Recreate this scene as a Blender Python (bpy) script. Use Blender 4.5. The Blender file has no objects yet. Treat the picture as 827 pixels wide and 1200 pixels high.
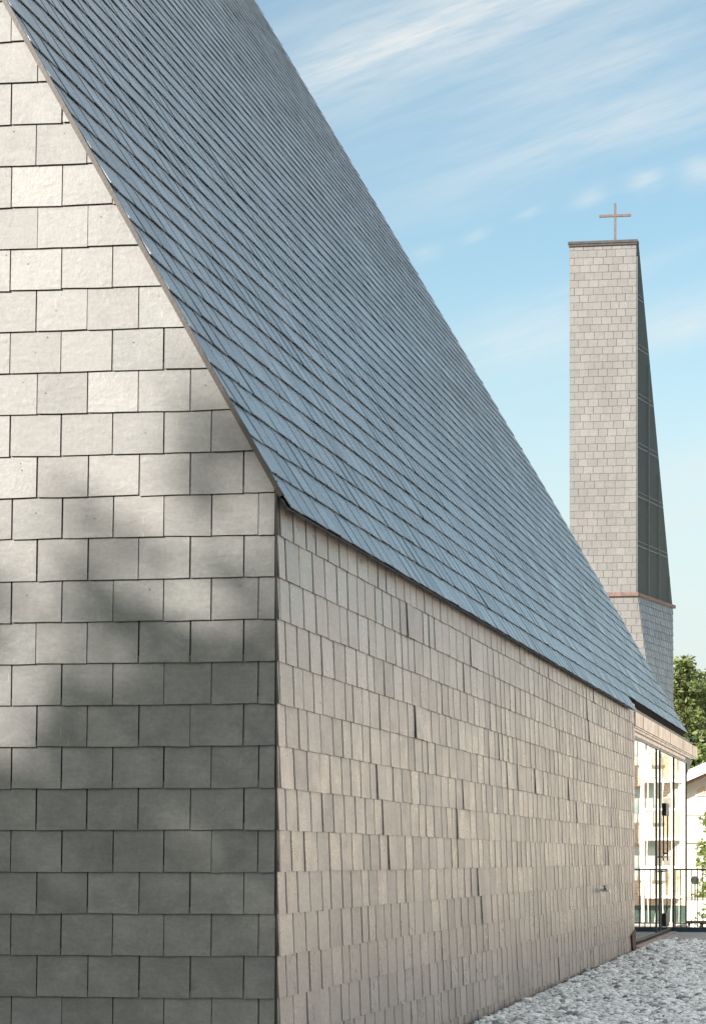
import bpy, bmesh, math, random
import numpy as np
from mathutils import Vector, Matrix
random.seed(7); rng = np.random.default_rng(7)
R = math.radians
sc = bpy.context.scene
col = sc.collection
V3 = Vector

# ------------------------------------------------------------------ camera
EZ = 1.946                      # eye height
F, XP, YP, TH = 2700.0, 660.0, 1007.0, math.atan(380/2700.0)
ct, st = math.cos(TH), math.sin(TH)
def ray(px, py):
    u, w = (px-XP)/F, (YP-py)/F
    return V3((-st + u*ct, ct + u*st, w))
def atY(px, py, Y):
    d = ray(px, py); t = Y/d.y
    return V3((d.x*t, Y, EZ + d.z*t))
def atX(px, py, X):
    d = ray(px, py); t = X/d.x
    return V3((X, d.y*t, EZ + d.z*t))
cam = bpy.data.objects.new('camera', bpy.data.cameras.new('camera')); col.objects.link(cam)
cam.location = (0, 0, EZ); cam.rotation_euler = (R(90), 0, TH)
cd = cam.data; cd.lens = F/1200*36; cd.sensor_width = 36
cd.shift_x = (413.5-XP)/1200; cd.shift_y = (YP-600)/1200
cd.clip_start = .1; cd.clip_end = 5000
sc.camera = cam

# ------------------------------------------------------------------ light
ELEV = R(27); AZ = R(222)                      # the sun stands behind the camera, to its left
SUN = V3((math.sin(AZ)*math.cos(ELEV), math.cos(AZ)*math.cos(ELEV), math.sin(ELEV)))
sl = bpy.data.lights.new('sun', 'SUN'); sl.energy = 4.05; sl.angle = R(.6); sl.color = (1, .91, .83)
so = bpy.data.objects.new('sun', sl); col.objects.link(so)
so.rotation_euler = SUN.to_track_quat('Z', 'Y').to_euler()
sc.view_settings.view_transform = 'Standard'; sc.view_settings.look = 'None'
sc.view_settings.exposure = 1.6; sc.view_settings.gamma = 1
sc.cycles.use_denoising = True
sc.cycles.max_bounces = 8; sc.cycles.transparent_max_bounces = 12

# ------------------------------------------------------------------ node helpers
class NT:
    def __init__(s, tree):
        s.t = tree; s.n = tree.nodes; s.l = tree.links
    def new(s, typ, **kw):
        n = s.n.new(typ)
        for k, v in kw.items():
            if k in ('_in',):
                for i, x in v.items(): s.put(n.inputs[i], x)
            else: setattr(n, k, v)
        return n
    def put(s, sock, x):
        if hasattr(x, 'is_output'): s.l.new(x, sock)
        elif isinstance(x, (int, float)) and hasattr(sock.default_value, '__len__'): sock.default_value = [x]*len(sock.default_value)
        elif isinstance(x, (tuple, list)) and sock.type == 'RGBA' and len(x) == 3: sock.default_value = (*x, 1)
        else: sock.default_value = x
    def math(s, op, a, b=0.0, c=0.0, clamp=False):
        n = s.new('ShaderNodeMath', operation=op, use_clamp=clamp)
        s.put(n.inputs[0], a); s.put(n.inputs[1], b); s.put(n.inputs[2], c)
        return n.outputs[0]
    def mix(s, f, a, b, blend='MIX'):
        n = s.new('ShaderNodeMix', data_type='RGBA', blend_type=blend)
        s.put(n.inputs[0], f); s.put(n.inputs[6], a); s.put(n.inputs[7], b)
        return n.outputs[2]
    def vmath(s, op, a, b=(0, 0, 0)):
        n = s.new('ShaderNodeVectorMath', operation=op)
        s.put(n.inputs[0], a); s.put(n.inputs[1], b)
        return n.outputs[0]
    def mapping(s, vec, scale=(1, 1, 1), rot=(0, 0, 0), loc=(0, 0, 0)):
        n = s.new('ShaderNodeMapping'); s.put(n.inputs[0], vec)
        n.inputs['Scale'].default_value = scale; n.inputs['Rotation'].default_value = rot; n.inputs['Location'].default_value = loc
        return n.outputs[0]
    def noise(s, vec, scale, detail=4, rough=.55, dist=0):
        n = s.new('ShaderNodeTexNoise'); s.put(n.inputs['Vector'], vec)
        n.inputs['Scale'].default_value = scale; n.inputs['Detail'].default_value = detail
        n.inputs['Roughness'].default_value = rough; n.inputs['Distortion'].default_value = dist
        return n.outputs['Fac']
    def ss(s, x, a, b, lo=0.0, hi=1.0):
        n = s.new('ShaderNodeMapRange', interpolation_type='SMOOTHSTEP')
        s.put(n.inputs[0], x); n.inputs[1].default_value = a; n.inputs[2].default_value = b
        n.inputs[3].default_value = lo; n.inputs[4].default_value = hi
        return n.outputs[0]
    def bump(s, h, strength=.3, dist=.01, normal=None):
        n = s.new('ShaderNodeBump'); s.put(n.inputs['Height'], h)
        n.inputs['Strength'].default_value = strength; n.inputs['Distance'].default_value = dist
        if normal: s.l.new(normal, n.inputs['Normal'])
        return n.outputs[0]

def material(name):
    m = bpy.data.materials.new(name); m.use_nodes = True
    nt = NT(m.node_tree); b = m.node_tree.nodes['Principled BSDF']
    return m, nt, b
def simple(name, c, rough=.6, metal=0, spec=.5, var=.12, scale=6, bumpy=.1, stretch=(1, 1, 1)):
    m, t, b = material(name)
    co = t.new('ShaderNodeTexCoord').outputs['Object']
    co = t.mapping(co, stretch)
    n = t.noise(co, scale, 5, .6)
    f = t.ss(n, .3, .7, 1-var, 1+var)
    t.put(b.inputs['Base Color'], t.mix(1.0, c, f, 'MULTIPLY'))
    t.put(b.inputs['Roughness'], t.ss(n, .2, .8, rough-.08, rough+.08))
    b.inputs['Metallic'].default_value = metal; b.inputs['Specular IOR Level'].default_value = spec
    if bumpy: t.put(b.inputs['Normal'], t.bump(t.noise(co, scale*6, 4), bumpy, .01))
    return m

def slate_mat(name, base, rough, scratch, U=(1, 0, 0), grain=1.0, spec=.5, cloud=.3, tv=.12, rive=.14):
    m, t, b = material(name)
    at = t.new('ShaderNodeAttribute', attribute_name='slate')
    sep = t.new('ShaderNodeSeparateColor'); t.l.new(at.outputs['Color'], sep.inputs[0])
    tone, r2, r3 = sep.outputs
    co = t.new('ShaderNodeTexCoord').outputs['Object']
    off = t.vmath('SCALE', at.outputs['Color']); off.node.inputs['Scale'].default_value = 37.0
    pc = t.vmath('ADD', co, off)
    n1 = t.noise(pc, 5, 5, .6, .4); n2 = t.noise(pc, 38, 5, .65)
    br = t.ss(tone, 0, 1, 1-tv, 1+tv)
    br = t.math('MULTIPLY', br, t.ss(n1, .3, .7, 1-cloud*.5, 1+cloud*.5))
    br = t.math('MULTIPLY', br, t.ss(n2, .25, .75, .9, 1.1))
    sk1 = t.noise(t.mapping(pc, (9, 9, 34), (.7, .6, .5)), 1, 5, .65, .6)
    br = t.math('MULTIPLY', br, t.ss(sk1, .3, .7, 1-.5*rive, 1+.5*rive))
    br = t.math('MULTIPLY', br, t.ss(t.noise(t.mapping(co, (1, 1, .35)), 1.1, 5, .6), .3, .7, .94, 1.05))
    c = t.mix(r2, base[0], base[1])
    c = t.mix(1.0, c, br, 'MULTIPLY')
    # pale scratches and scuffs, a few on each slate
    sm = t.mapping(pc, (3, 3, 3), (.7, .5, 1.1))
    sv = t.mapping(pc, (70, 70, 5), (.5, .35, .4))
    sc1 = t.math('MULTIPLY', t.ss(t.noise(sv, 1, 2, .5), .69, .74), t.ss(t.noise(sm, 1, 2), .55, .68))
    spk = t.math('MULTIPLY', t.ss(t.noise(pc, 160, 2, .5), .7, .76), t.ss(t.noise(pc, 3.3, 2), .56, .66))
    c = t.mix(t.math('MULTIPLY', t.math('ADD', sc1, spk, clamp=True), scratch), c, (.5, .49, .46))
    t.put(b.inputs['Base Color'], c)
    t.put(b.inputs['Roughness'], t.math('ADD', t.ss(n1, .3, .7, rough-.08, rough+.08), t.ss(r3, 0, 1, -.05, .05)))
    b.inputs['Specular IOR Level'].default_value = spec
    c = t.mix(t.ss(r3, 1.5, 2.5), c, (.42, .43, .42)); c = t.mix(t.ss(r3, 4, 5), c, (.02, .02, .02))
    # cleft ripples running diagonally over the face + fine grain
    rv = t.mapping(pc, (1, 1, 1), (.6, .7, .5))
    w = t.new('ShaderNodeTexWave', wave_type='BANDS', bands_direction='DIAGONAL')
    t.put(w.inputs['Vector'], rv); w.inputs['Scale'].default_value = 5; w.inputs['Distortion'].default_value = 9
    w.inputs['Detail'].default_value = 3; w.inputs['Detail Scale'].default_value = 1.4
    hgt = t.math('ADD', t.math('MULTIPLY', w.outputs['Fac'], t.ss(n1, .45, .65, .05, .55)), t.math('MULTIPLY', n2, .55))
    hgt = t.math('ADD', hgt, t.math('MULTIPLY', t.noise(pc, 150, 3), .18))
    t.put(b.inputs['Normal'], t.bump(hgt, .35*grain, .012))
    return m

M = {}
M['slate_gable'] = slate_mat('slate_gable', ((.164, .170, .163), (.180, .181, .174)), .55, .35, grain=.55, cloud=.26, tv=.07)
M['slate_side'] = slate_mat('slate_side', ((.285, .253, .228), (.322, .284, .254)), .36, .04, grain=.6, cloud=.22, tv=.11, spec=.55, rive=.22)  # same slate as the gable; warm bounce light put into the colour
M['slate_roof'] = slate_mat('slate_roof', ((.172, .208, .240), (.214, .248, .280)), .32, .3, grain=.9, cloud=.25, tv=.12, spec=.6, rive=.2)  # same slate again; the blue sky reflection put into the colour
M['slate_tower'] = slate_mat('slate_tower', ((.116, .116, .113), (.134, .133, .129)), .55, .3, tv=.055, cloud=.1)
M['slate_tower_side'] = slate_mat('slate_tower_side', ((.130, .152, .172), (.160, .182, .200)), .5, .3)  # tower slate on its shaded face, bluish shade put into the colour
M['dark'] = simple('dark_metal', (.018, .019, .019), .45, .3, var=.2)
M['verge'] = simple('brown_metal', (.035, .031, .028), .5, .2, var=.2)
M['backing'] = simple('backing_felt', (.012, .012, .012), .9)
M['render'] = simple('pale_render', (.50, .47, .40), .85, var=.06, scale=2)
M['cream'] = simple('cream_render', (.70, .61, .53), .85, var=.06, scale=2)
M['white'] = simple('white_paint', (.80, .78, .73), .6, var=.05, scale=3)
M['rust'] = simple('rusty_steel', (.075, .034, .024), .7, .2, var=.35, scale=20)
M['brown'] = simple('brown_wood', (.16, .085, .045), .6, var=.3, scale=8, stretch=(1, 1, .1))
M['tan'] = simple('tan_blind', (.42, .30, .21), .8, var=.12)
M['chrome'] = simple('chrome', (.75, .76, .77), .15, 1.0, var=.03, bumpy=0)
M['rail'] = simple('grey_green_paint', (.05, .058, .055), .4, .2, var=.2, scale=15)
M['beam'] = simple('blue_steel_beam', (.035, .06, .085), .4, .3, var=.2)
M['concrete'] = simple('concrete', (.34, .33, .315), .85, var=.15, scale=3, bumpy=.3)
M['kerb'] = simple('pink_granite', (.38, .30, .26), .8, var=.2, scale=25, bumpy=.3)
M['roofing'] = simple('pale_roofing', (.45, .42, .40), .7, var=.1)
M['signback'] = simple('dark_sign_back', (.016, .026, .02), .5)
M['greenpanel'] = simple('green_panel', (.05, .085, .07), .5, var=.2)
M['darkglass'] = simple('dark_window', (.36, .31, .22), .4, var=.35, scale=2)
M['greyblind'] = simple('grey_blind', (.26, .24, .21), .8, var=.15)
M['bark'] = simple('bark', (.075, .055, .042), .9, var=.4, scale=12, bumpy=.6, stretch=(1, 1, .2))
M['pinebark'] = simple('pine_bark', (.26, .135, .07), .9, var=.4, scale=10, bumpy=.6, stretch=(1, 1, .3))
M['birchbark'] = simple('birch_bark', (.55, .52, .47), .8, var=.45, scale=6, bumpy=.3, stretch=(1, 1, 3))
M['louvre'] = simple('louvre_mesh', (.016, .026, .024), .65, 0, var=.3, scale=2)
M['louvrebar'] = simple('louvre_bar', (.105, .125, .118), .6, 0, var=.2)
M['curtain'] = simple('curtain', (.7, .68, .62), .9, var=.05)

def copper_mat():
    m, t, b = material('copper_sheet')
    co = t.new('ShaderNodeTexCoord').outputs['Object']
    n = t.noise(co, 2.5, 5, .6); n2 = t.noise(t.mapping(co, (6, 6, 1)), 3, 4)
    c = t.mix(t.ss(n, .35, .65), (.41, .34, .30), (.57, .50, .45))
    c = t.mix(t.ss(n2, .5, .75, 0, .5), c, (.30, .20, .16))
    t.put(b.inputs['Base Color'], c); b.inputs['Metallic'].default_value = .75
    t.put(b.inputs['Roughness'], t.ss(n2, .3, .7, .28, .42))
    t.put(b.inputs['Normal'], t.bump(t.noise(co, 4, 3), .12, .02))
    return m
M['copper'] = copper_mat()

M['bandcopper'] = simple('dull_copper', (.135, .088, .072), .6, .2, var=.25)
M['darkcopper'] = simple('aged_copper', (.20, .13, .10), .6, .3, var=.25)
def brick_mat(name, c1, c2, mortar, scale=3.2):
    m, t, b = material(name)
    g = t.new('ShaderNodeNewGeometry'); co = t.new('ShaderNodeTexCoord').outputs['Object']
    s = t.new('ShaderNodeSeparateXYZ'); t.l.new(co, s.inputs[0])
    cmb = t.new('ShaderNodeCombineXYZ'); t.put(cmb.inputs[0], t.math('ADD', s.outputs[0], s.outputs[1])); t.put(cmb.inputs[1], s.outputs[2])
    br = t.new('ShaderNodeTexBrick'); t.put(br.inputs['Vector'], cmb.outputs[0])
    for k, v in (('Color1', c1), ('Color2', c2), ('Mortar', mortar)): br.inputs[k].default_value = (*v, 1)
    br.inputs['Scale'].default_value = scale; br.inputs['Mortar Size'].default_value = .03
    t.put(b.inputs['Base Color'], br.outputs['Color']); b.inputs['Roughness'].default_value = .85
    t.put(b.inputs['Normal'], t.bump(br.outputs['Fac'], -.3, .01))
    return m
M['brick'] = brick_mat('red_brick', (.50, .38, .29), (.44, .31, .23), (.52, .48, .42), 1.6)

def glass_mat(name='pane_glass', tint=(.80, .87, .83)):
    m = bpy.data.materials.new(name); m.use_nodes = True
    t = NT(m.node_tree); t.n.clear()
    out = t.new('ShaderNodeOutputMaterial')
    co = t.new('ShaderNodeTexCoord').outputs['Object']
    bp = t.bump(t.noise(co, .6, 1), .02, .05)
    gl = t.new('ShaderNodeBsdfGlossy'); gl.inputs['Roughness'].default_value = 0.0; gl.inputs['Color'].default_value = (.97, .97, .95, 1)
    t.l.new(bp, gl.inputs['Normal'])
    tr = t.new('ShaderNodeBsdfTransparent'); tr.inputs['Color'].default_value = (*tint, 1)
    fr = t.new('ShaderNodeFresnel'); fr.inputs['IOR'].default_value = 1.52
    f2 = t.math('MULTIPLY', fr.outputs[0], 1.45, clamp=True)
    mx = t.new('ShaderNodeMixShader'); t.put(mx.inputs[0], f2); t.l.new(tr.outputs[0], mx.inputs[1]); t.l.new(gl.outputs[0], mx.inputs[2])
    t.l.new(mx.outputs[0], out.inputs[0])
    return m
M['glass'] = glass_mat()
def winglass():
    m, t, b = material('window_glass')
    co = t.new('ShaderNodeTexCoord').outputs['Object']
    t.put(b.inputs['Base Color'], t.mix(t.ss(t.noise(co, .8, 2), .4, .6), (.26, .32, .30), (.38, .44, .41)))
    b.inputs['Roughness'].default_value = .08; b.inputs['Specular IOR Level'].default_value = .8
    return m
M['winglass'] = winglass()

def leaf_mat(name, dark, light, trans=.35):
    m = bpy.data.materials.new(name); m.use_nodes = True
    t = NT(m.node_tree); t.n.clear()
    out = t.new('ShaderNodeOutputMaterial')
    at = t.new('ShaderNodeAttribute', attribute_name='slate')
    sep = t.new('ShaderNodeSeparateColor'); t.l.new(at.outputs['Color'], sep.inputs[0])
    c = t.mix(t.math('ADD', t.math('MULTIPLY', sep.outputs[0], .65), t.math('MULTIPLY', sep.outputs[1], .35)), dark, light)
    df = t.new('ShaderNodeBsdfPrincipled'); t.put(df.inputs['Base Color'], c); df.inputs['Roughness'].default_value = .55
    tl = t.new('ShaderNodeBsdfTranslucent'); t.put(tl.inputs['Color'], t.mix(1.0, c, (1.3, 1.25, .6), 'MULTIPLY'))
    mx = t.new('ShaderNodeMixShader'); mx.inputs[0].default_value = trans
    t.l.new(df.outputs[0], mx.inputs[1]); t.l.new(tl.outputs[0], mx.inputs[2]); t.l.new(mx.outputs[0], out.inputs[0])
    return m
M['needles'] = leaf_mat('pine_needles', (.055, .085, .028), (.15, .18, .055), .2)
M['spruce'] = leaf_mat('spruce_needles', (.018, .038, .018), (.045, .075, .03), .15)
M['birch'] = leaf_mat('birch_leaves', (.07, .12, .03), (.17, .22, .06), .35)
M['lime'] = leaf_mat('bright_leaves', (.085, .125, .03), (.20, .25, .075), .35)
M['shade'] = leaf_mat('dense_leaves', (.03, .05, .02), (.07, .10, .035), .2)

def gravel_mat():
    m, t, b = material('gravel_stone')
    at = t.new('ShaderNodeAttribute', attribute_name='slate')
    sep = t.new('ShaderNodeSeparateColor'); t.l.new(at.outputs['Color'], sep.inputs[0])
    c = t.mix(t.ss(sep.outputs[0], -.1, 1), (.16, .16, .16), (.93, .93, .92))
    c = t.mix(t.math('MULTIPLY', sep.outputs[1], .35), c, (.62, .58, .52))
    co = t.new('ShaderNodeTexCoord').outputs['Object']
    c = t.mix(1.0, c, t.ss(t.noise(co, 30, 3), .3, .7, .8, 1.15), 'MULTIPLY')
    t.put(b.inputs['Base Color'], c); b.inputs['Roughness'].default_value = .7
    return m
M['gravel'] = gravel_mat()
def bed_mat():
    m, t, b = material('gravel_bed')
    co = t.new('ShaderNodeTexCoord').outputs['Object']
    v = t.new('ShaderNodeTexVoronoi'); t.put(v.inputs['Vector'], co); v.inputs['Scale'].default_value = 38
    sepc = t.new('ShaderNodeSeparateColor'); t.l.new(v.outputs['Color'], sepc.inputs[0])
    c = t.mix(sepc.outputs[0], (.13, .13, .13), (.55, .55, .54))
    t.put(b.inputs['Base Color'], c); b.inputs['Roughness'].default_value = .85
    t.put(b.inputs['Normal'], t.bump(v.outputs['Distance'], -.8, .03))
    return m
M['bed'] = bed_mat()
def ground_mat():
    m, t, b = material('ground_mix')
    co = t.new('ShaderNodeTexCoord').outputs['Object']
    n = t.noise(co, .05, 5); n2 = t.noise(co, 3, 5)
    pave = t.mix(n2, (.36, .34, .30), (.50, .47, .42))
    grass = t.mix(n2, (.05, .075, .022), (.10, .13, .04))
    t.put(b.inputs['Base Color'], t.mix(t.ss(n, .56, .6), pave, grass)); b.inputs['Roughness'].default_value = .9
    t.put(b.inputs['Normal'], t.bump(n2, .3, .05))
    return m
M['ground'] = ground_mat()
M['gap_shade'] = simple('gap_shade_brown', (.05, .044, .036), .95, var=.3, scale=20, bumpy=.6)
M['lawn'] = simple('lawn', (.024, .042, .020), .9, var=.3, scale=3, bumpy=.5)

# ------------------------------------------------------------------ mesh helpers
class MB:
    def __init__(s): s.v = []; s.f = []; s.c = []
    def add(s, vs, fs, c=(.5, .5, .5)):
        k = len(s.v); s.v += [tuple(x) for x in vs]; s.f += [tuple(i+k for i in f) for f in fs]; s.c += [c]*len(vs)
    def hexa(s, b, t, c=(.5, .5, .5)):          # two quads, each counter-clockwise seen from 'top' side
        s.add(list(b)+list(t), [(3, 2, 1, 0), (4, 5, 6, 7)]+[(i, (i+1) % 4, 4+(i+1) % 4, 4+i) for i in range(4)], c)
    def box(s, a, b, c=(.5, .5, .5)):
        (x0, y0, z0), (x1, y1, z1) = a, b
        s.hexa([(x0, y0, z0), (x1, y0, z0), (x1, y1, z0), (x0, y1, z0)], [(x0, y0, z1), (x1, y0, z1), (x1, y1, z1), (x0, y1, z1)], c)
    def obox(s, p, U, V, N, c=(.5, .5, .5)):    # parallelepiped from corner p
        p, U, V, N = map(V3, (p, U, V, N))
        s.hexa([p, p+U, p+U+V, p+V], [p+N, p+U+N, p+U+V+N, p+V+N], c)
    def prism(s, pts, ext, c=(.5, .5, .5)):
        pts = [V3(p) for p in pts]; e = V3(ext); n = len(pts)
        s.add(pts+[p+e for p in pts], [tuple(range(n))[::-1], tuple(range(n, 2*n))]+[(i, (i+1) % n, n+(i+1) % n, n+i) for i in range(n)], c)
    def tube(s, pts, rad, seg=8, c=(.5, .5, .5), cap=True):
        pts = [V3(p) for p in pts]
        if not hasattr(rad, '__len__'): rad = [rad]*len(pts)
        vs = []
        for i, p in enumerate(pts):
            d = (pts[min(i+1, len(pts)-1)]-pts[max(i-1, 0)]).normalized()
            a = d.orthogonal().normalized() if abs(d.z) < .9 else V3((1, 0, 0)).cross(d).normalized()
            b = d.cross(a)
            for k in range(seg):
                an = 2*math.pi*k/seg; vs.append(p+(a*math.cos(an)+b*math.sin(an))*rad[i])
        fs = []
        for i in range(len(pts)-1):
            for k in range(seg):
                fs.append((i*seg+k, i*seg+(k+1) % seg, (i+1)*seg+(k+1) % seg, (i+1)*seg+k))
        if cap: fs += [tuple(range(seg))[::-1], tuple(range((len(pts)-1)*seg, len(pts)*seg))]
        s.add(vs, fs, c)
    def build(s, name, m, parent=None, cuts=(), bevel=0, smooth=False, recalc=True):
        me = bpy.data.meshes.new(name); me.from_pydata(s.v, [], s.f)
        a = me.attributes.new('slate', 'FLOAT_COLOR', 'POINT')
        a.data.foreach_set('color', np.array([(*c, 1) for c in s.c], dtype=np.float32).ravel())
        if cuts or recalc or bevel:
            bm = bmesh.new(); bm.from_mesh(me)
            for co, no in cuts:
                bmesh.ops.bisect_plane(bm, geom=bm.verts[:]+bm.edges[:]+bm.faces[:], plane_co=co, plane_no=no, clear_outer=True)
            if recalc: bmesh.ops.recalc_face_normals(bm, faces=bm.faces[:])
            if bevel: bmesh.ops.bevel(bm, geom=bm.edges[:], offset=bevel, segments=1, affect='EDGES')
            bm.to_mesh(me); bm.free()
        o = bpy.data.objects.new(name, me); col.objects.link(o)
        me.materials.append(M[m] if isinstance(m, str) else m)
        if smooth: me.polygons.foreach_set('use_smooth', [True]*len(me.polygons))
        if parent:
            o.parent = parent
            root = parent
            off = V3((0, 0, 0))
            while root: off += root.location; root = root.parent
            me.transform(Matrix.Translation(-off))
        return o
def tag(o, label=None, cat=None, group=None, kind=None):
    if label: o['label'] = label
    if cat: o['category'] = cat
    if group: o['group'] = group
    if kind: o['kind'] = kind
    return o
def thing(name, label, cat, loc=(0, 0, 0), group=None):
    o = bpy.data.objects.new(name, None); col.objects.link(o); o.location = loc; o.empty_display_size = .3
    return tag(o, label, cat, group)
def copy_tree(o, parent=None):
    c = o.copy(); col.objects.link(c)
    if parent: c.parent = parent
    for ch in list(o.children): copy_tree(ch, c)
    return c

# ------------------------------------------------------------------ slates
def lay(mb, O, U, V, N, rows, h, joints, tilt=.016, th=.008, gap=.005, jit=.0025, proud=.003, prob=0, loose=.012, lap=.05, seg=3, skew=.004, pale=0, even=(.2, .9), bias=0, nails=0):
    """Lays overlapping slates row by row on the plane O + U u + V v; joints(r) lists the joints of a row."""
    O, U, V, N = V3(O), V3(U).normalized(), V3(V).normalized(), V3(N).normalized()
    P = lambda u, v, n: O+U*u+V*v+N*n
    for r in range(rows):
        js = joints(r)
        for a, b in zip(js[:-1], js[1:]):
            if b-a < .01: continue
            g0, g1 = random.uniform(*even)*gap, random.uniform(*even)*gap
            u0, u1 = a+g0, b-g1
            v0 = r*h+random.uniform(-jit, jit); v1 = r*h+h+lap
            sk = random.uniform(-skew, skew)
            ob = tilt+random.uniform(0, proud)
            ot = .003
            if random.random() < prob: k_ = loose*random.uniform(.5, 1); ob += k_; ot += k_*.5
            sw = random.uniform(-proud, proud)*.6-bias*random.uniform(.2, 1.8)
            n = seg
            fr = [P(u0+(u1-u0)*k/n, v0+sk*(k/n-.5)*2+random.uniform(-.0016, .0016), ob+sw*(k/n-.5)) for k in range(n+1)]
            fr += [P(u1, v1, ot+sw*.4), P(u0, v1, ot-sw*.4)]
            bk = [p-N*th for p in fr]
            m = len(fr)
            fs = [tuple(range(m))]+[((i+1) % m, i, m+i, m+(i+1) % m) for i in range(m) if i != n+1]
            c3 = (random.random(), random.random(), random.random())
            if pale and random.random() < pale:
                # paler sliver on the upright edge, painting the light that slate edges catch
                mb.add(fr+bk, fs, c3)
                wd = random.uniform(.003, .008); k0 = random.uniform(0, .5); k1 = random.uniform(.6, 1)
                e0, e1 = P(u0, v0, ob), P(u0, v0+h, ob-(ob-ot)*h/(h+lap))
                a0, a1 = e0.lerp(e1, k0), e0.lerp(e1, k1)
                mb.add([a0+N*.0008, a0+U*wd+N*.0008, a1+U*wd*.3+N*.0008, a1+N*.0008], [(0, 1, 2, 3)], (1.0, 1.0, 3.0))
            else: mb.add(fr+bk, fs, c3)
            for _ in range(random.choice((0, 0, 1, 2)) if nails else 0):
                p0 = P(u0+(u1-u0)*random.uniform(.1, .9), v0+h*random.uniform(.45, .9), ob); q_ = random.uniform(.004, .007)
                mb.add([p0+U*q_+N*.001, p0+V*q_+N*.001, p0-U*q_+N*.001, p0-V*q_+N*.001], [(0, 1, 2, 3)], (.5, .5, 6.0))

H, W = .301, .382
XC, YC = -4.32, 16.0
GZ = lambda y: .0097*y                                  # the gravel falls gently towards the camera
YE = atX(742, 900, XC).y                                # end of the slate side wall
YF = 50.6                                               # far end of the roof
SL = 1.765                                              # roof pitch as rise over run
sa = math.atan(SL)
RU, RN = V3((-math.cos(sa), 0, math.sin(sa))), V3((math.sin(sa), 0, math.cos(sa)))   # up the slope / out of the slope
EX, EZV = XC+.10, EZ+2.50                               # the eave edge
def roof_z(x): return EZV+(EX-x)*SL
RX = EX-10.6                                            # ridge
RZ = roof_z(RX)
LX = 2*RX-XC                                            # left wall

church = thing('church', 'steep roofed church clad all over in grey slate, sunlit gable on the left', 'church', (XC, YC, GZ(YC)))
# --- gable
ZR = EZ-.09-.301*6                                      # a course line, 6 courses under the eye-level one
def gable_joints(r):
    js = [XC-.004]
    # parity counted from the course with the narrow piece at the corner
    first = [.125, .345, .352] if r % 2 == 1 else [.232, .395]
    for w in first: js.append(js[-1]-w)
    while js[-1] > LX: js.append(js[-1]-W+random.uniform(-.004, .004))
    js = js[::-1]; js[0] = LX
    return [j-XC for j in js]
g = MB()
lay(g, (XC, YC, ZR-H), (1, 0, 0), (0, 0, 1), (0, -1, 0), 80, H, gable_joints, jit=.003, skew=.0035, gap=.008, tilt=.018, th=.010, nails=1)
cut_r = ((EX+.0, YC, EZV-.035), (RN.x, 0, RN.z)); cut_l = ((2*RX-EX, YC, EZV-.035), (-RN.x, 0, RN.z))
g.build('gable_wall', 'slate_gable', church, cuts=[cut_r, cut_l], recalc=False)
b = MB(); b.prism([(LX, YC+.004, -1), (XC-.012, YC+.004, -1), (XC-.012, YC+.004, roof_z(XC)-.12), (RX, YC+.004, RZ-.12), (LX, YC+.004, roof_z(XC)-.12)], (0, .3, 0))
b.build('gable_backing', 'backing', church)
# --- long side wall
def side_joints(r):
    L = YE-YC
    js = [0.0]
    js.append(.055+random.uniform(-.01, .01) if r % 2 else .22+random.uniform(-.01, .01))
    while js[-1] < L-.12:
        js.append(js[-1]+W*random.choice([1, 1, 1, 1, 1, .72, .86])+random.uniform(-.02, .02))
    js[-1] = L
    return js
s = MB()
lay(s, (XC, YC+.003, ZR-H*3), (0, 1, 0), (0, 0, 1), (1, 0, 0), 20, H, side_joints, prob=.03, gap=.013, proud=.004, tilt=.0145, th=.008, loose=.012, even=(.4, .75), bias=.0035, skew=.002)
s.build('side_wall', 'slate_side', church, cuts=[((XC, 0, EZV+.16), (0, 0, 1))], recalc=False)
b = MB(); b.box((XC-.3, YC+.31, -1), (XC-.004, YE, EZV+.1)); b.build('side_wall_backing', 'backing', church)
# dark strip closing the corner
b = MB(); b.box((XC-.003, YC-.020, -1), (XC+.010, YC+.002, EZV+.20)); b.build('corner_strip', 'dark', church)
# --- remaining walls (far gable, left side)
b = MB()
b.prism([(LX, YF-.6, -1), (XC-.3, YF-.6, -1), (XC-.3, YF-.6, EZV), (RX, 42.2, RZ-.3), (LX, YF-.6, EZV)], (0, .25, 0)); b.build('rear_wall', 'slate_tower', church)
b = MB(); b.box((LX, YC+.31, -1), (LX+.3, YF-.61, EZV+.1)); b.build('far_side_wall', 'slate_tower', church)
b = MB(); b.box((LX+.31, YC+.32, GZ(YE)-.05), (XC-.31, YF-.62, GZ(YE)+.12)); b.build('floor', 'concrete', church)
# --- roof: slates and deck
Y0 = YC-.045
def roof_joints(r):
    L = YF-Y0+.2
    js = [0.0, (.20 if r % 2 else .385)+random.uniform(-.015, .015)]
    while js[-1] < L: js.append(js[-1]+W+random.uniform(-.012, .012))
    return js
slope_len = (EX-RX)/math.cos(sa)
far_cuts = [((0, 50.6, EZ+2.63), V3((0, 1, .226)).normalized()), ((0, 49.5, EZ+7.54), V3((0, 1, .49)).normalized())]
YN = atX(741, 826, XC+.06).y
rf = MB()
nrow = int(slope_len/H)+1
lay(rf, (EX, Y0, EZV), (0, 1, 0), RU, RN, nrow, H, roof_joints, tilt=.019, prob=.012, loose=.006, gap=.013, pale=.40, bias=.0028, proud=.005, jit=.006, skew=.005)
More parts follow.
